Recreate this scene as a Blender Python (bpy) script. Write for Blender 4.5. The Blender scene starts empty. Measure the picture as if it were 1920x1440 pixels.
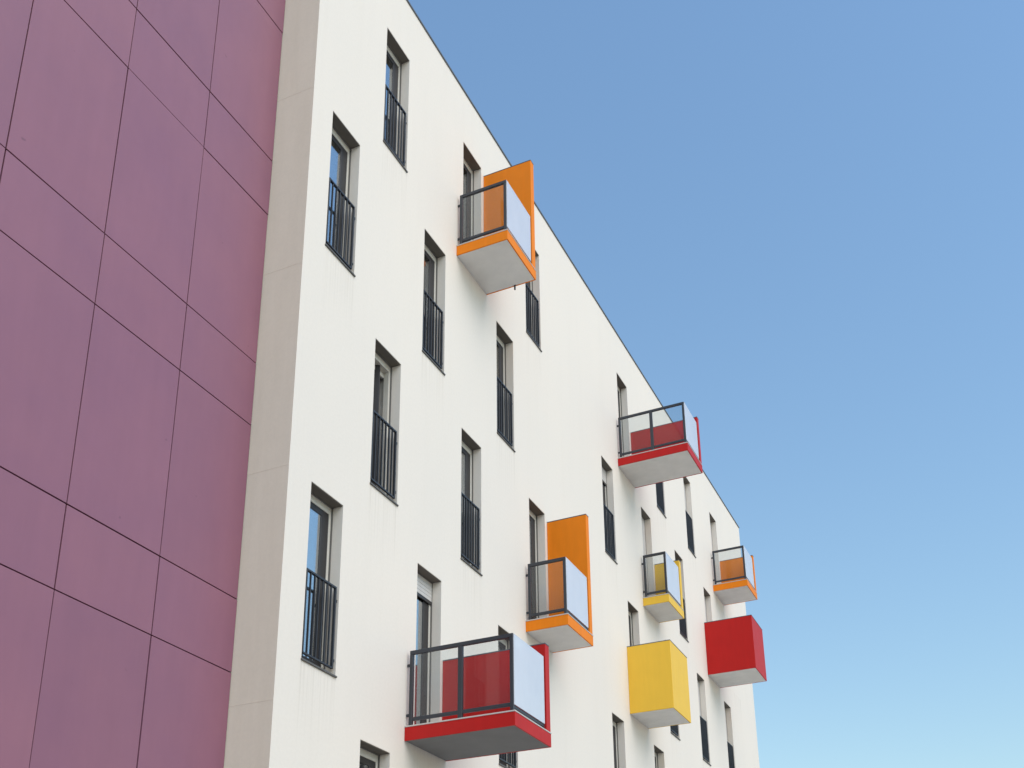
import bpy, bmesh, math, random
from mathutils import Vector, Matrix
random.seed(7)
SC = bpy.context.scene
COL = SC.collection
R = math.radians

# ------------------------------------------------------------------ camera
G0 = 17.65                       # metres from the street up to the heads of the top-floor windows
def cam_axes(yaw, pitch, roll):
    F = Vector((math.cos(yaw)*math.cos(pitch), math.sin(yaw)*math.cos(pitch), math.sin(pitch)))
    Rr = Vector((math.sin(yaw), -math.cos(yaw), 0)); U = Rr.cross(F)
    return Rr*math.cos(roll)+U*math.sin(roll), -Rr*math.sin(roll)+U*math.cos(roll), F
cam = bpy.data.cameras.new('camera'); cam_o = bpy.data.objects.new('camera', cam); COL.objects.link(cam_o)
cR, cU, cF = cam_axes(0.4303432, 0.3594363, -0.0107061)
M = Matrix((cR, cU, -cF)).transposed().to_4x4()
M.translation = Vector((-10.0554, -7.5852, -16.0368+G0))
cam_o.matrix_world = M
cam.sensor_fit = 'HORIZONTAL'; cam.sensor_width = 36.0
cam.lens = 2159.92/1920*36.0
cam.shift_x = (960-962.3)/1920; cam.shift_y = (1214.0-720)/1920
cam.clip_start = 0.1; cam.clip_end = 6000
SC.camera = cam_o

# ------------------------------------------------------------------ sky, sun, exposure
SUN_AZ = R(-108)                 # direction to the sun, measured from +X towards +Y
SUN_EL = R(46)
wd = bpy.data.worlds.new('World'); SC.world = wd; wd.use_nodes = True
nt = wd.node_tree
bg = nt.nodes['Background']
sky = nt.nodes.new('ShaderNodeTexSky'); sky.sky_type = 'NISHITA'; sky.sun_disc = False
sky.sun_elevation = SUN_EL; sky.sun_rotation = R(90)-SUN_AZ
sky.air_density = 2.1; sky.dust_density = 0.2; sky.ozone_density = 6.5; sky.altitude = 100
nt.links.new(sky.outputs[0], bg.inputs['Color']); bg.inputs['Strength'].default_value = 0.15
sl = bpy.data.lights.new('sun', 'SUN'); sl.energy = 1.9; sl.angle = R(60); sl.color = (1.0, 0.90, 0.76)
so = bpy.data.objects.new('sun', sl); COL.objects.link(so)
sd = Vector((math.cos(SUN_AZ)*math.cos(SUN_EL), math.sin(SUN_AZ)*math.cos(SUN_EL), math.sin(SUN_EL)))
so.rotation_euler = sd.to_track_quat('Z', 'Y').to_euler(); so.location = sd*60
vs = SC.view_settings
vs.view_transform = 'Standard'; vs.look = 'None'; vs.exposure = 0.26; vs.gamma = 1.0; vs.use_curve_mapping = False

# ------------------------------------------------------------------ materials
def new_mat(name):
    m = bpy.data.materials.new(name); m.use_nodes = True
    n = m.node_tree; b = n.nodes['Principled BSDF']
    return m, n, b
def node(n, t, **kw):
    x = n.nodes.new(t)
    for k, v in kw.items(): setattr(x, k, v)
    return x
def coords(n, scale=(1, 1, 1), kind='Object'):
    tc = node(n, 'ShaderNodeTexCoord'); mp = node(n, 'ShaderNodeMapping'); mp.inputs['Scale'].default_value = scale
    n.links.new(tc.outputs[kind], mp.inputs['Vector']); return mp.outputs['Vector']
def noise(n, vec, scale, detail=4, rough=0.55):
    x = node(n, 'ShaderNodeTexNoise'); x.inputs['Scale'].default_value = scale
    x.inputs['Detail'].default_value = detail; x.inputs['Roughness'].default_value = rough
    n.links.new(vec, x.inputs['Vector']); return x.outputs['Fac']
def ramp(n, fac, stops):
    x = node(n, 'ShaderNodeValToRGB'); e = x.color_ramp.elements
    while len(e) < len(stops): e.new(0.5)
    for i, (p, c) in enumerate(stops):
        e[i].position = p; e[i].color = (c[0], c[1], c[2], 1)
    n.links.new(fac, x.inputs['Fac']); return x.outputs['Color']
def mul(n, a, b, fac=1.0):
    x = node(n, 'ShaderNodeMix'); x.data_type = 'RGBA'; x.blend_type = 'MULTIPLY'
    x.inputs[0].default_value = fac
    for s, v in ((x.inputs[6], a), (x.inputs[7], b)):
        if isinstance(v, tuple): s.default_value = (*v, 1)
        else: n.links.new(v, s)
    return x.outputs[2]
def bump(n, b, h, strength, dist):
    x = node(n, 'ShaderNodeBump'); x.inputs['Strength'].default_value = strength; x.inputs['Distance'].default_value = dist
    n.links.new(h, x.inputs['Height']); n.links.new(x.outputs['Normal'], b.inputs['Normal'])

def sill_stains(n):
    # faint grey rain runs on the render below each window sill (grid: 1.3502 m columns, 3 m storeys, chequered)
    def M(op, a, b=None, c=None):
        x = node(n, 'ShaderNodeMath'); x.operation = op
        for i, v in enumerate((a, b, c)):
            if v is None: continue
            if isinstance(v, (int, float)): x.inputs[i].default_value = v
            else: n.links.new(v, x.inputs[i])
        return x.outputs[0]
    tc = node(n, 'ShaderNodeTexCoord'); sp = node(n, 'ShaderNodeSeparateXYZ'); n.links.new(tc.outputs['Object'], sp.inputs[0])
    X, Z = sp.outputs[0], sp.outputs[2]
    cx = M('DIVIDE', M('SUBTRACT', X, 0.455), 1.3502); k = M('FLOOR', cx); u = M('MULTIPLY', M('SUBTRACT', cx, k), 1.3502)
    cz = M('DIVIDE', M('SUBTRACT', G0-2.38, Z), 3.0); f = M('FLOOR', cz); v = M('MULTIPLY', M('SUBTRACT', cz, f), 3.0)
    odd = M('PINGPONG', M('ADD', k, f), 1.0)
    def smooth(val, lo, hi, a, b):
        x = node(n, 'ShaderNodeMapRange'); x.interpolation_type = 'SMOOTHSTEP'
        for i, q in enumerate((lo, hi, a, b)): x.inputs[i+1].default_value = q
        n.links.new(val, x.inputs[0]); return x.outputs[0]
    inx = M('MULTIPLY', smooth(u, 0.0, 0.03, 0, 1), smooth(u, 0.74, 0.78, 1, 0))
    ends = M('ADD', smooth(u, 0.0, 0.12, 1, 0), smooth(u, 0.64, 0.76, 0, 1))
    fade = M('POWER', smooth(v, 0.0, 1.5, 1, 0), 1.6)
    runs = smooth(noise(n, coords(n, (26, 1, 0.35)), 1.0, 3, 0.6), 0.42, 0.72, 0, 1)
    blank = M('ADD', smooth(X, 8.0, 8.2, 1, 0), smooth(X, 10.9, 11.1, 0, 1))
    m = M('MULTIPLY', M('MULTIPLY', M('MULTIPLY', inx, fade), M('MULTIPLY', M('MULTIPLY', odd, blank), smooth(Z, G0-2.4, G0-2.3, 1, 0))), M('ADD', M('MULTIPLY', runs, 0.7), M('MULTIPLY', M('MULTIPLY', ends, runs), 0.8)))
    return ramp(n, M('MULTIPLY', m, 0.40), [(0.0, (1, 1, 1)), (1.0, (0.72, 0.70, 0.66))])
def mat_stucco(name='white_render', col=(0.86, 0.785, 0.705), dirt=0.0, sills=False):
    m, n, b = new_mat(name)
    v1 = coords(n); vs_ = coords(n, (2.2, 2.2, 0.16)); vb = coords(n, (0.25, 0.25, 0.16))
    c1 = ramp(n, noise(n, vs_, 1.6, 5, 0.6), [(0.25, (0.985, 0.983, 0.979)), (0.5, (1, 1, 1)), (0.8, (1, 1, 1))])
    c2 = ramp(n, noise(n, vb, 1.0, 3), [(0.3, (0.95, 0.955, 0.96)), (0.7, (1, 0.995, 0.985))])
    c3 = ramp(n, noise(n, v1, 22, 3), [(0.3, (0.97, 0.97, 0.97)), (0.7, (1, 1, 1))])
    c = mul(n, mul(n, mul(n, col, c1), c2), c3)
    if sills: c = mul(n, c, sill_stains(n))
    if dirt:                     # brown weather stains running down a bare concrete wall
        vd = coords(n, (0.9, 2.4, 0.22))
        c = mul(n, c, ramp(n, noise(n, vd, 1.7, 5, 0.65), [(0.30, (1-dirt, 1-1.1*dirt, 1-1.35*dirt)), (0.62, (1, 1, 1))]))
        c = mul(n, c, ramp(n, noise(n, v1, 5.0, 5, 0.7), [(0.28, (1-dirt*.6, 1-dirt*.6, 1-dirt*.6)), (0.55, (1, 1, 1))]))
    n.links.new(c, b.inputs['Base Color']); b.inputs['Roughness'].default_value = 0.85
    b.inputs['Specular IOR Level'].default_value = 0.25
    bump(n, b, noise(n, v1, 140, 3), 0.25, 0.004)
    return m
def mat_paint(name, col, rough=0.45, var=0.06, spec=0.5, streak=0.05, rnd=0.0):
    m, n, b = new_mat(name)
    v = coords(n); vst = coords(n, (3, 3, 0.35))
    c1 = ramp(n, noise(n, v, 3.0, 4), [(0.3, (1-var,)*3), (0.7, (1, 1, 1))])
    c2 = ramp(n, noise(n, vst, 4.0, 4), [(0.3, (1-streak,)*3), (0.65, (1, 1, 1))])
    c = mul(n, mul(n, col, c1), c2)
    n.links.new(c, b.inputs['Base Color'])
    rr = node(n, 'ShaderNodeMapRange'); rr.inputs[3].default_value = rough-0.06; rr.inputs[4].default_value = rough+0.08
    n.links.new(noise(n, v, 7, 3), rr.inputs[0]); n.links.new(rr.outputs[0], b.inputs['Roughness'])
    b.inputs['Specular IOR Level'].default_value = spec
    bump(n, b, noise(n, v, 60, 2), 0.08, 0.002)
    return m
def mat_cladding():
    m, n, b = new_mat('purple_cladding')
    oi = node(n, 'ShaderNodeObjectInfo')
    v = coords(n, (1, 1, 1), 'Object'); off = node(n, 'ShaderNodeVectorMath'); off.operation = 'MULTIPLY_ADD'
    cmb = node(n, 'ShaderNodeCombineXYZ')
    for i in range(3): n.links.new(oi.outputs['Random'], cmb.inputs[i])
    off.inputs[1].default_value = (37, 11, 53); n.links.new(cmb.outputs[0], off.inputs[0]); n.links.new(v, off.inputs[2])
    vec = off.outputs[0]
    mp = node(n, 'ShaderNodeMapping'); mp.inputs['Scale'].default_value = (3.2, 3.2, 0.5); n.links.new(vec, mp.inputs['Vector'])
    base = ramp(n, oi.outputs['Random'], [(0.0, (0.262, 0.106, 0.158)), (0.5, (0.272, 0.110, 0.165)), (1.0, (0.282, 0.113, 0.163))])
    c1 = ramp(n, noise(n, mp.outputs['Vector'], 2.0, 5, 0.6), [(0.3, (0.965, 0.965, 0.965)), (0.7, (1.015, 1.015, 1.015))])
    c2 = ramp(n, noise(n, vec, 1.1, 3), [(0.3, (0.94, 0.93, 0.97)), (0.7, (1.03, 1.02, 1.0))])
    c3 = ramp(n, noise(n, vec, 9, 2, 0.4), [(0.16, (0.62, 0.6, 0.62)), (0.24, (1, 1, 1))])
    c = mul(n, mul(n, mul(n, base, c1), c2), c3)
    n.links.new(c, b.inputs['Base Color'])
    rr = node(n, 'ShaderNodeMapRange'); rr.inputs[3].default_value = 0.46; rr.inputs[4].default_value = 0.56
    n.links.new(noise(n, vec, 5, 4), rr.inputs[0]); n.links.new(rr.outputs[0], b.inputs['Roughness'])
    b.inputs['Specular IOR Level'].default_value = 0.55
    bump(n, b, noise(n, vec, 1.3, 3), 0.06, 0.03)
    return m
def fresnel(n, ior):
    # the same reflectance from both sides of a pane
    g = node(n, 'ShaderNodeNewGeometry'); m = node(n, 'ShaderNodeMix'); m.data_type = 'FLOAT'
    m.inputs[2].default_value = ior; m.inputs[3].default_value = 1.0/ior
    n.links.new(g.outputs['Backfacing'], m.inputs[0])
    fr = node(n, 'ShaderNodeFresnel'); n.links.new(m.outputs[0], fr.inputs[0]); return fr
def mat_window_glass(name='window_glass', ior=2.6):
    m, n, b = new_mat(name)
    n.nodes.remove(b)
    out = n.nodes['Material Output']
    tr = node(n, 'ShaderNodeBsdfTransparent'); tr.inputs[0].default_value = (0.75, 0.77, 0.78, 1)
    gl = node(n, 'ShaderNodeBsdfGlossy'); gl.inputs['Roughness'].default_value = 0.015; gl.inputs[0].default_value = (0.95, 0.98, 1, 1)
    fr = fresnel(n, ior)
    v = coords(n); bp = node(n, 'ShaderNodeBump'); bp.inputs['Strength'].default_value = 0.03; bp.inputs['Distance'].default_value = 0.02
    n.links.new(noise(n, v, 1.5, 1), bp.inputs['Height']); n.links.new(bp.outputs[0], gl.inputs['Normal'])
    mx = node(n, 'ShaderNodeMixShader'); n.links.new(fr.outputs[0], mx.inputs[0]); n.links.new(tr.outputs[0], mx.inputs[1]); n.links.new(gl.outputs[0], mx.inputs[2])
    n.links.new(mx.outputs[0], out.inputs['Surface']); return m
def mat_clear_glass():
    m, n, b = new_mat('clear_balcony_glass')
    n.nodes.remove(b); out = n.nodes['Material Output']
    tr = node(n, 'ShaderNodeBsdfTransparent'); tr.inputs[0].default_value = (0.90, 0.92, 0.925, 1)
    gl = node(n, 'ShaderNodeBsdfGlossy'); gl.inputs['Roughness'].default_value = 0.02
    df = node(n, 'ShaderNodeBsdfDiffuse'); df.inputs[0].default_value = (0.6, 0.62, 0.64, 1)
    fr = fresnel(n, 1.32)
    m1 = node(n, 'ShaderNodeMixShader'); m1.inputs[0].default_value = 0.02
    n.links.new(tr.outputs[0], m1.inputs[1]); n.links.new(df.outputs[0], m1.inputs[2])
    mx = node(n, 'ShaderNodeMixShader'); n.links.new(fr.outputs[0], mx.inputs[0]); n.links.new(m1.outputs[0], mx.inputs[1]); n.links.new(gl.outputs[0], mx.inputs[2])
    n.links.new(mx.outputs[0], out.inputs['Surface']); return m
def mat_opal_glass():
    m, n, b = new_mat('opal_balcony_glass')
    n.nodes.remove(b); out = n.nodes['Material Output']
    v = coords(n, (1, 1, 0.6))
    df = node(n, 'ShaderNodeBsdfDiffuse')
    n.links.new(mul(n, (0.88, 0.87, 0.90), ramp(n, noise(n, v, 2.0, 4), [(0.3, (0.90, 0.91, 0.93)), (0.7, (1, 1, 1))])), df.inputs[0])
    gl = node(n, 'ShaderNodeBsdfGlossy'); gl.inputs['Roughness'].default_value = 0.07; gl.inputs[0].default_value = (0.98, 0.98, 1, 1)
    bp = node(n, 'ShaderNodeBump'); bp.inputs['Strength'].default_value = 0.12; bp.inputs['Distance'].default_value = 0.03
    n.links.new(noise(n, v, 1.1, 1), bp.inputs['Height']); n.links.new(bp.outputs[0], gl.inputs['Normal'])
    tr = node(n, 'ShaderNodeBsdfTransparent'); tr.inputs[0].default_value = (0.9, 0.92, 0.95, 1)
    m1 = node(n, 'ShaderNodeMixShader'); m1.inputs[0].default_value = 0.75      # milky interlayer over see-through
    n.links.new(tr.outputs[0], m1.inputs[1]); n.links.new(df.outputs[0], m1.inputs[2])
    mx = node(n, 'ShaderNodeMixShader'); n.links.new(fresnel(n, 2.6).outputs[0], mx.inputs[0])
    n.links.new(m1.outputs[0], mx.inputs[1]); n.links.new(gl.outputs[0], mx.inputs[2])
    n.links.new(mx.outputs[0], out.inputs['Surface']); return m
MAT = {
    'stucco': mat_stucco(sills=True),
    'return': mat_stucco('beige_concrete', (0.86, 0.79, 0.64), 0.045),
    'purple': mat_cladding(),
    'joint': mat_paint('dark_joint', (0.05, 0.016, 0.026), 0.7),
    'orange': mat_paint('orange_paint', (0.92, 0.245, 0.006), 0.55, 0.06, 0.22),
    'red': mat_paint('red_paint', (0.54, 0.012, 0.010), 0.5, 0.07, 0.25),
    'yellow': mat_paint('yellow_paint', (0.90, 0.55, 0.055), 0.5, 0.03, 0.3, 0.03),
    'soffit': mat_paint('pale_concrete', (0.86, 0.835, 0.80), 0.8, 0.10, 0.2, 0.0),
    'soffit_dark': mat_paint('darker_concrete', (0.24, 0.235, 0.235), 0.8, 0.10, 0.2, 0.0),  # darker grey version of the soffit, used only under the large red balcony
    'flash': mat_paint('aluminium_trim', (0.62, 0.58, 0.55), 0.45),
    'steel': mat_paint('anthracite_metal', (0.036, 0.040, 0.050), 0.42, 0.15),
    'coping': mat_paint('grey_zinc', (0.13, 0.15, 0.18), 0.5),
    'sill': mat_paint('grey_brown_sill', (0.115, 0.110, 0.105), 0.55),
    'cream': mat_paint('cream_frame', (0.66, 0.62, 0.55), 0.45),
    'sash': mat_paint('dark_brown_sash', (0.030, 0.027, 0.028), 0.4, 0.15),
    'slot': mat_paint('shutter_slot', (0.16, 0.15, 0.14), 0.6),
    'shutter': mat_paint('pale_shutter', (0.62, 0.59, 0.56), 0.5),
    'curtain': mat_paint('curtain_cloth', (0.72, 0.71, 0.72), 0.9, 0.05, 0.1),
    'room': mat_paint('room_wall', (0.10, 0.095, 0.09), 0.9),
    'wglass': mat_window_glass(), 'mirror': mat_window_glass('coated_window_glass', 7.0), 'lintel': mat_paint('brown_lintel', (0.16, 0.14, 0.115), 0.7), 'glass': mat_clear_glass(), 'opal': mat_opal_glass(),
    'asphalt': mat_paint('asphalt', (0.09, 0.088, 0.085), 0.9, 0.25, 0.2, 0.0),
    'paving': mat_paint('concrete_paving', (0.50, 0.47, 0.43), 0.9, 0.2, 0.2, 0.0),
    'gravel': mat_paint('pale_gravel', (0.60, 0.55, 0.48), 0.95, 0.2, 0.1, 0.0),
}

# ------------------------------------------------------------------ helpers
def add_box(bm, x0, x1, y0, y1, z0, z1):
    v = [bm.verts.new(p) for p in ((x0,y0,z0),(x1,y0,z0),(x1,y1,z0),(x0,y1,z0),(x0,y0,z1),(x1,y0,z1),(x1,y1,z1),(x0,y1,z1))]
    for f in ((0,3,2,1),(4,5,6,7),(0,1,5,4),(1,2,6,5),(2,3,7,6),(3,0,4,7)): bm.faces.new([v[i] for i in f])
def mesh_from(boxes, bevel=0.0, name='mesh'):
    bm = bmesh.new()
    for b in boxes: add_box(bm, *b)
    if bevel: bmesh.ops.bevel(bm, geom=bm.edges[:], offset=bevel, segments=1, affect='EDGES')
    me = bpy.data.meshes.new(name); bm.to_mesh(me); bm.free(); return me
def link(name, me, mat, parent=None, loc=(0, 0, 0), label=None):
    o = bpy.data.objects.new(name, me); COL.objects.link(o)
    if mat is not None and len(me.materials) == 0: me.materials.append(MAT[mat])
    o.location = loc
    if parent is not None: o.parent = parent
    if label: o['label'] = label
    return o
def ring(x0, x1, y0, y1, z0, z1, w, wt=None, wb=None):
    wt = w if wt is None else wt; wb = w if wb is None else wb
    return [(x0, x0+w, y0, y1, z0, z1), (x1-w, x1, y0, y1, z0, z1), (x0+w, x1-w, y0, y1, z1-wt, z1), (x0+w, x1-w, y0, y1, z0, z0+wb)]
def tag(o, label=None, cat=None, kind=None, group=None):
    for k, v in (('label', label), ('category', cat), ('kind', kind), ('group', group)):
        if v: o[k] = v
    return o

# ------------------------------------------------------------------ ground
def sheet(name, x0, x1, y0, y1, z, mat, label):
    me = bpy.data.meshes.new(name)
    me.from_pydata([(x0, y0, z), (x1, y0, z), (x1, y1, z), (x0, y1, z)], [], [(0, 1, 2, 3)])
    return tag(link(name, me, mat), label, None, 'structure')
sheet('ground', -2500, 2500, -2500, 2500, 0.0, 'gravel', 'pale open ground stretching out around the buildings')
sheet('road', -300, 300, -14.0, -4.0, 0.004, 'asphalt', 'asphalt street running past the buildings')
pv = link('pavement', mesh_from([(-300, 300, -4.0, 12.0, 0.0, 0.13)], 0.01), 'paving'); tag(pv, 'concrete pavement under the apartment buildings', None, 'structure')

# ------------------------------------------------------------------ white apartment building
XR, ROOF, DEPTH = 24.66, 1.185, 12.0
GX, GW = 0.48, 1.3502            # window grid
WW, HW, HD = 0.726, 2.354, 2.50  # opening width, window height, balcony-door height
def wx(k): return GX + GW*k + (0.04*(k-8)/7 if k > 8 else -0.0)
# floor -> {column: style}; style: glass kind and fittings
WIN = {}
for f, ks in ((0, (1, 3, 5, 9, 11, 13, 15)), (1, (0, 2, 4, 8, 10, 12, 14)), (2, (1, 3, 5, 9, 11, 13, 15)), (3, (0, 2, 4, 8, 10, 12, 14)), (4, (1, 3, 5))):
    for k in ks: WIN[(f, k)] = {}
DOORS = {(0, 3), (3, 2), (2, 5), (0, 9), (1, 10), (0, 15), (2, 9), (1, 14)}
SHUT = {(3, 2): 0.30, (1, 8): 0.33, (1, 10): 2.2, (0, 15): 2.2, (1, 14): 2.2, (2, 15): 1.3, (2, 13): 1.2, (0, 13): 1.2}
CURT = {(0, 3), (0, 9), (1, 4), (1, 8), (3, 8), (2, 9), (3, 10), (3, 12)}
OPEN = {(2, 1)}
MIRROR = {(0, 1), (1, 0), (3, 0), (2, 3), (3, 2), (2, 5), (3, 8)}
openings = []
for (f, k) in WIN:
    zt = G0-3.0*f; hgt = HD if (f, k) in DOORS else HW
    openings.append((wx(k), wx(k)+WW, zt-hgt, zt))
bld = bpy.data.objects.new('apartment_building', None); COL.objects.link(bld); bld.location = (0, 0, 0)
tag(bld, 'white rendered apartment block with narrow windows and orange, red and yellow balconies', 'building')

def build_wall():
    bm = bmesh.new()
    zb, zt = 0.13, G0+ROOF
    xs = sorted({0.0, XR} | {v for o in openings for v in (o[0], o[1])})
    cols = []
    def quad(*p): bm.faces.new([bm.verts.new(q) for q in p])
    for i in range(len(xs)-1):
        a, b = xs[i], xs[i+1]
        if b-a < 1e-6: continue
        mid = (a+b)/2
        cuts = sorted([(o[2], o[3]) for o in openings if o[0]-1e-6 < mid < o[1]+1e-6])
        z = zb
        for (c0, c1) in cuts:
            if c0 > z+1e-6: quad((a, 0, z), (b, 0, z), (b, 0, c0), (a, 0, c0))
            z = max(z, c1)
        quad((a, 0, z), (b, 0, z), (b, 0, zt), (a, 0, zt))
    D = 0.36
    for (a, b, c, d) in openings:
        quad((a, 0, c), (a, D, c), (a, D, d), (a, 0, d))
        quad((b, 0, c), (b, 0, d), (b, D, d), (b, D, c))
        quad((a, 0, d), (a, D, d), (b, D, d), (b, 0, d))
        quad((a, 0, c), (b, 0, c), (b, D, c), (a, D, c))
    quad((0, 0, zb), (0, 0, zt), (0, DEPTH, zt), (0, DEPTH, zb))
    quad((XR, 0, zb), (XR, DEPTH, zb), (XR, DEPTH, zt), (XR, 0, zt))
    quad((0, DEPTH, zb), (0, DEPTH, zt), (XR, DEPTH, zt), (XR, DEPTH, zb))
    bmesh.ops.remove_doubles(bm, verts=bm.verts[:], dist=1e-5)
    me = bpy.data.meshes.new('wall'); bm.to_mesh(me); bm.free()
    o = link('wall', me, 'stucco', bld); me.materials.append(MAT['return'])
    for p in me.polygons:
        if p.normal.x < -0.9 and abs(p.center.x) < 1e-4: p.material_index = 1
        if abs(p.center.x) < 1e-4 and p.area > 50: p.material_index = 1
    return o
wall = build_wall()
link('roof_deck', mesh_from([(0.02, XR-0.02, 0.02, DEPTH-0.02, G0+ROOF-0.3, G0+ROOF-0.01)]), 'paving', bld)
zc = G0+ROOF
nseg = 10                        # sheet-metal coping in lengths, with open joints
for i in range(nseg):
    xa, xb = -0.02+(XR+0.04)*i/nseg, -0.02+(XR+0.04)*(i+1)/nseg
    zj = random.uniform(-0.002, 0.002)
    link('roof_coping', mesh_from([(xa+0.003, xb-0.003, -0.022, 0.30, zc+0.003+zj, zc+0.034+zj)], 0.003), 'coping', bld)
for x0 in (-0.02, XR-0.28): link('roof_coping', mesh_from([(x0, x0+0.30, 0.302, DEPTH, zc+0.001, zc+0.032)]), 'coping', bld)
for f in range(0, 6):            # thin beads across the narrow return wall, one per storey
    link('wall_joint', mesh_from([(-0.0015, 0.003, 0.002, 0.62, G0-3.0*f-0.007, G0-3.0*f+0.007)]), 'return', wall)

# shared window meshes, origin at the outer bottom-left corner of the opening
def win_meshes(H):
    d = {}
    d['frame'] = mesh_from(ring(0.002, WW-0.002, 0.172, 0.262, 0.002, H-0.002, 0.052, 0.115, 0.055) + [(0.002, WW-0.002, 0.262, 0.30, H-0.20, H-0.002)], 0.003)
    d['sash'] = mesh_from(ring(0.054, WW-0.054, 0.182, 0.240, 0.057, H-0.117, 0.160, 0.085, 0.10), 0.003)
    d['pane'] = mesh_from([(0.200, WW-0.200, 0.192, 0.200, 0.145, H-0.190)])
    d['guide'] = mesh_from([(0.002, 0.014, 0.150, 0.171, 0.004, H-0.004), (WW-0.014, WW-0.002, 0.150, 0.171, 0.004, H-0.004), (0.014, WW-0.014, 0.150, 0.171, H-0.022, H-0.003)])
    d['lintel'] = mesh_from([(0.004, WW-0.004, 0.006, 0.149, H-0.012, H-0.002)])
    d['sill'] = mesh_from([(-0.012, WW+0.012, -0.022, -0.001, -0.024, -0.002), (0.003, WW-0.003, -0.001, 0.171, 0.001, 0.012)], 0.002)
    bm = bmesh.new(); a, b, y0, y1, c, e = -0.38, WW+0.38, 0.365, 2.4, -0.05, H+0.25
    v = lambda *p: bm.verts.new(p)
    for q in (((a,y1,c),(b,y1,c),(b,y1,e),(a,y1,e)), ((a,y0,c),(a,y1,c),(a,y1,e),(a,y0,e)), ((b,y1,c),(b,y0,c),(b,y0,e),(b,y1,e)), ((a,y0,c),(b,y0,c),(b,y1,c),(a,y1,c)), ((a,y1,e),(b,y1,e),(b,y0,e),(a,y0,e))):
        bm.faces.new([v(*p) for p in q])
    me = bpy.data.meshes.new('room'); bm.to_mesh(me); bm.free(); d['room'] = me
    return d
WM = {HW: win_meshes(HW), HD: win_meshes(HD)}
# folded curtain
def curtain_mesh(H):
    bm = bmesh.new(); n = 26; top = []; bot = []
    for i in range(n+1):
        x = 0.12+(WW-0.24)*0.62*i/n + 0.18; y = 0.335+0.022*math.sin(i*1.45)+0.006*math.sin(i*3.1)
        top.append(bm.verts.new((x, y, H-0.16))); bot.append(bm.verts.new((x, y+0.004*math.sin(i), 0.09)))
    for i in range(n): bm.faces.new((bot[i], bot[i+1], top[i+1], top[i]))
    me = bpy.data.meshes.new('curtain'); bm.to_mesh(me); bm.free(); return me
CM = {HW: curtain_mesh(HW), HD: curtain_mesh(HD)}
# window railing
RB, RT = 0.085, 1.185
brail_me = mesh_from([(0.056, WW-0.056, 0.016, 0.046, RB, RB+0.024)], 0.002)
rail_me = mesh_from([(0.035, WW-0.035, 0.012, 0.050, RT-0.026, RT)], 0.002)
brk_me = mesh_from([(0.003, 0.035, 0.020, 0.042, RT-0.20, RT-0.165), (WW-0.035, WW-0.003, 0.020, 0.042, RT-0.20, RT-0.165),
    (0.003, 0.035, 0.020, 0.042, RB+0.10, RB+0.135), (WW-0.035, WW-0.003, 0.020, 0.042, RB+0.10, RB+0.135)], 0.002)
post_me = mesh_from([(0, 0.020, 0, 0.038, 0, RT-RB-0.026)], 0.002)
bar_me = mesh_from([(0, 0.012, 0, 0.026, 0, RT-RB-0.050)], 0.0015)
FLOORN = ('top', 'second highest', 'third highest', 'fourth highest', 'fifth highest')
for (f, k) in sorted(WIN):
    door = (f, k) in DOORS; H = HD if door else HW
    x0, z0 = wx(k), G0-3.0*f-H
    wmz = WM[H]
    w = link('window', wmz['frame'], 'cream', bld, (x0, 0, z0))
    link('shutter_guide', wmz['guide'], 'slot', w)
    if not door: link('sill', wmz['sill'], 'sill', w)
    link('lintel', wmz['lintel'], 'lintel', w)
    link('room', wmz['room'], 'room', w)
    if (f, k) in OPEN:
        s = link('sash', wmz['sash'], 'cream', w, (WW-0.06, 0.02, 0)); s.rotation_euler = (0, 0, R(118))
        s.location = (WW-0.03, 0.262, 0)
        c = link('curtain', CM[H], 'curtain', w, (0.10, 0.0, 0)); c.scale = (0.85, 1, 1)
    else:
        link('sash', wmz['sash'], 'sash', w)
        link('pane', wmz['pane'].copy(), 'mirror' if (f, k) in MIRROR else 'wglass', w)
        if (f, k) in CURT: link('curtain', CM[H], 'curtain', w)
    if (f, k) in SHUT:
        h = SHUT[(f, k)]; n = max(2, int(h/0.052)); zt = H-0.025
        bx = []
        for i in range(n): bx.append((0.016, WW-0.016, 0.152, 0.166, zt-(i+1)*h/n+0.003, zt-i*h/n))
        s = link('shutter', mesh_from(bx, 0.002), 'shutter', w); s['kind'] = 'stuff'
        link('shutter_bar', mesh_from([(0.016, WW-0.016, 0.150, 0.170, zt-h-0.05, zt-h)], 0.002), 'sash', w)
    if not door:
        r = link('railing', rail_me, 'steel', bld, (x0, 0, z0)); link('bottom_rail', brail_me, 'steel', r); link('brackets', brk_me, 'steel', r)['kind'] = 'stuff'
        for px in (0.035, WW-0.055): link('post', post_me, 'steel', r, (px, 0.012, RB))
        for i in range(1, 7):
            px = 0.045 + (WW-0.10)*i/7
            link('bar', bar_me, 'steel', r, (px, 0.018, RB+0.024))

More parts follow.
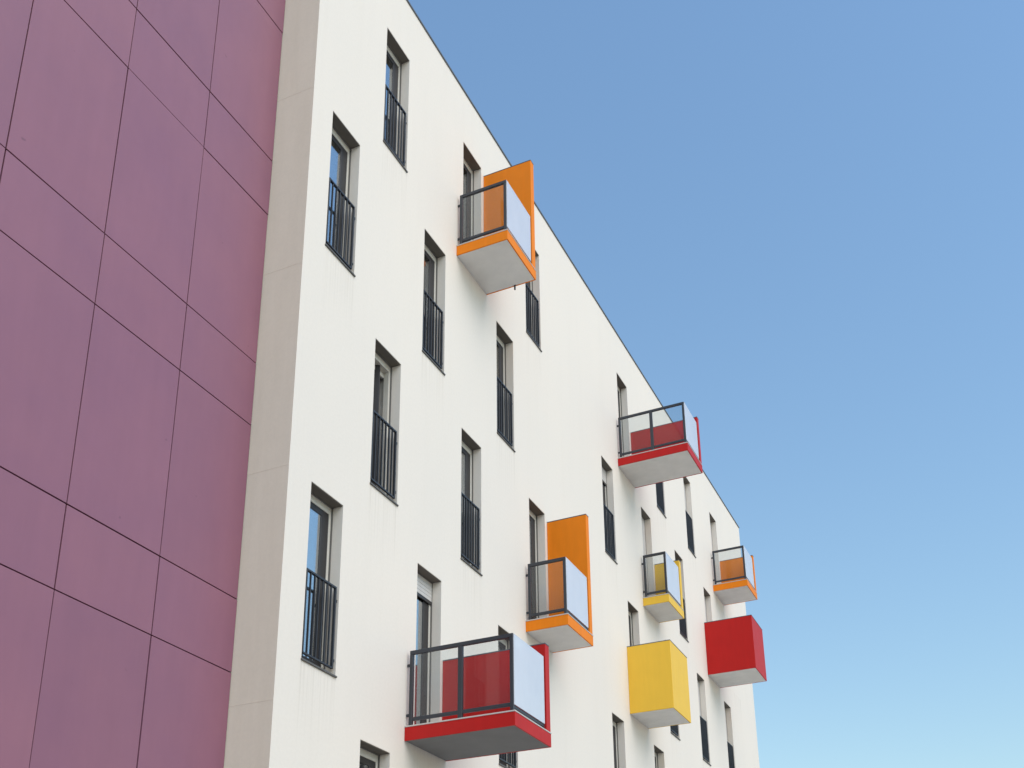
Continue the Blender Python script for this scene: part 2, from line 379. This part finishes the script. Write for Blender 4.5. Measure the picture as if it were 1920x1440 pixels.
# ------------------------------------------------------------------ balconies
ST = 0.205                       # slab thickness
def balcony(f, k, colour, depth, screen_h, label, mids=0, soff='soffit', bw=1.195, dx=-0.235, dz=0.0):
    x0 = wx(k)+dx; zb = G0-3.0*f-2.712+dz; d = depth; t = ST
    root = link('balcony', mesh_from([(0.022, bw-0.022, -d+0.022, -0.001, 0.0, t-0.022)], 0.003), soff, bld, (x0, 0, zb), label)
    # coloured edge boards, butted at the corners
    link('fascia', mesh_from([(0.0, 0.021, -d, -0.002, -0.003, t-0.020)], 0.002), colour, root)
    link('fascia', mesh_from([(0.0215, bw-0.0215, -d, -d+0.021, -0.003, t-0.020)], 0.002), colour, root)
    link('fascia', mesh_from([(bw-0.021, bw, -d, -0.002, -0.003, t-0.020)], 0.002), colour, root)
    link('edge_trim', mesh_from([(-0.006, 0.060, -d-0.006, -0.002, t-0.019, t), (0.060, bw+0.006, -d-0.006, -d+0.050, t-0.019, t)], 0.002), 'flash', root)
    link('floor', mesh_from([(0.061, bw-0.002, -d+0.051, -0.002, t-0.021, t-0.004)]), 'soffit', root)
    # far side screen
    link('side_screen', mesh_from([(bw-0.138, bw-0.004, -d+0.004, -0.003, t+0.002, t+screen_h)], 0.004), colour, root)
    link('screen_cap', mesh_from([(bw-0.141, bw-0.001, -d+0.001, -0.004, t+screen_h+0.001, t+screen_h+0.016)], 0.002), 'coping', root)
    # near side: steel frame and clear pane
    rt, rb = t+1.085, t+0.075
    xn = 0.022
    b = [(xn, xn+0.044, -d+0.030, -0.045, rt-0.056, rt), (xn+0.003, xn+0.041, -d+0.081, -0.097, rb-0.004, rb+0.044)]
    link('handrail', mesh_from(b[:1], 0.003), 'steel', root)
    link('bottom_rail', mesh_from(b[1:], 0.003), 'steel', root)
    link('post', mesh_from([(xn, xn+0.044, -0.096, -0.045, t+0.001, rt-0.057), (xn+0.006, xn+0.032, -0.045, -0.002, rt-0.23, rt-0.19), (xn+0.006, xn+0.032, -0.045, -0.002, rb+0.06, rb+0.10)], 0.003), 'steel', root)
    link('post', mesh_from([(xn, xn+0.044, -d+0.030, -d+0.080, t+0.001, rt-0.057)], 0.003), 'steel', root)
    ys = [-d+0.081]
    for i in range(mids):
        yc = -d+0.05+(d-0.11)*(i+1)/(mids+1)
        link('post', mesh_from([(xn-0.002, xn+0.043, yc-0.034, yc+0.034, t+0.001, rt-0.057)], 0.003), 'steel', root)
        ys += [yc-0.035, yc+0.035]
    ys.append(-0.097)
    for i in range(0, len(ys), 2):
        link('glass_pane', mesh_from([(xn+0.014, xn+0.024, ys[i], ys[i+1], rb+0.045, rt-0.057)]), 'glass', root)
    # front: opal pane in a thin steel frame
    xa, xb = xn+0.045, bw-0.143
    link('handrail', mesh_from([(xa, xb, -d+0.034, -d+0.060, rt-0.018, rt)], 0.002), 'steel', root)
    link('post', mesh_from([(xb-0.028, xb, -d+0.034, -d+0.060, t+0.001, rt-0.019)], 0.002), 'steel', root)
    link('bottom_rail', mesh_from([(xa, xb-0.029, -d+0.034, -d+0.060, rb-0.03, rb+0.012)], 0.002), 'steel', root)
    link('front_pane', mesh_from([(xa-0.03, xb-0.020, -d+0.020, -d+0.031, rb+0.013, rt-0.006)], 0.001), 'opal', root)
    return root
def solid_balcony(f, k, colour, depth, label, bw=1.265, dx=-0.22, hgt=1.52):
    x0 = wx(k)+dx; zb = G0-3.0*f-2.715; d = depth
    root = link('balcony', mesh_from([(0.022, bw-0.022, -d+0.022, -0.001, 0.0, 0.19)], 0.003), 'soffit', bld, (x0, 0, zb), label)
    link('side_board', mesh_from([(0.0, 0.021, -d, -0.002, -0.003, hgt)], 0.003), colour, root)
    link('front_board', mesh_from([(0.0215, bw-0.0215, -d, -d+0.021, -0.003, hgt)], 0.003), colour, root)
    link('side_board', mesh_from([(bw-0.021, bw, -d, -0.002, -0.003, hgt)], 0.003), colour, root)
    link('edge_trim', mesh_from([(-0.005, 0.030, -d-0.005, -0.002, hgt+0.001, hgt+0.016), (0.030, bw-0.030, -d-0.005, -d+0.030, hgt+0.001, hgt+0.016), (bw-0.030, bw+0.005, -d-0.005, -0.002, hgt+0.001, hgt+0.016)], 0.002), 'coping', root)
    link('floor', mesh_from([(0.022, bw-0.022, -d+0.022, -0.002, 0.191, 0.21)]), 'soffit', root)
    return root
b1 = balcony(0, 3, 'orange', 0.973, 2.385, 'nearest orange balcony, on the top floor, with a tall orange side screen')
link('drain_spout', mesh_from([(1.15, 1.175, -0.585, -0.560, -0.10, 0.0)], 0.003), 'steel', b1)
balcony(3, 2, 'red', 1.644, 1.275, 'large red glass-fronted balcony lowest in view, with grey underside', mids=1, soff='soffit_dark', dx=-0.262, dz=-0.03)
balcony(2, 5, 'orange', 0.798, 2.38, 'orange balcony with a tall side screen, above and behind the large red one', dz=-0.02)
balcony(0, 9, 'red', 1.681, 1.245, 'long red glass-sided balcony on the top floor against the sky', mids=1, dx=-0.22, dz=0.02)
balcony(1, 10, 'yellow', 0.629, 1.275, 'small yellow glass-fronted balcony above the solid yellow box balcony')
balcony(0, 15, 'orange', 1.014, 1.185, 'farthest orange balcony, at the end of the top floor')
solid_balcony(2, 9, 'yellow', 0.979, 'solid yellow box balcony')
solid_balcony(1, 14, 'red', 1.328, 'solid red box balcony near the far corner')

# ------------------------------------------------------------------ purple building
PD, HP, PS, PZ0, PW = 0.629, 3.2893, 0.9185, G0-0.808, 1.3485
pb = bpy.data.objects.new('clad_building', None); COL.objects.link(pb); pb.location = (-6.8, PD, 0)
tag(pb, 'neighbouring building clad in purple panels, left of the white block', 'building')
NC = 10
TOP = PZ0+HP+0.0
link('wall', mesh_from([(-NC*PW+6.8, -0.004+6.8, 0.016, 11.0, 0.13, TOP)]), 'joint', pb)
GAP = 0.014
tall = mesh_from([(-PW/2+GAP/2, PW/2-GAP/2, -0.012, 0.012, -(HP-PS)/2+GAP/2, (HP-PS)/2-GAP/2)], 0.002)
short = mesh_from([(-PW/2+GAP/2, PW/2-GAP/2, -0.012, 0.012, -PS/2+GAP/2, PS/2-GAP/2)], 0.002)
first = True
for c in range(NC):
    xc = -PW*(c+0.5)
    for r in range(-1, 5):
        zs = PZ0-HP*r                      # joint at the top of a short band
        for me, zc_ in ((short, zs-PS/2), (tall, zs-PS-(HP-PS)/2)):
            if zc_-1.3 < 0.1 or zc_+0.3 > TOP: continue
            o = link('cladding_panel', me, 'purple', pb, (xc+6.8+random.uniform(-.002, .002), random.uniform(-.002, .002), zc_+random.uniform(-.0015, .0015)))
            o.rotation_euler = (random.uniform(-1, 1)*R(0.12), 0, random.uniform(-1, 1)*R(0.12))
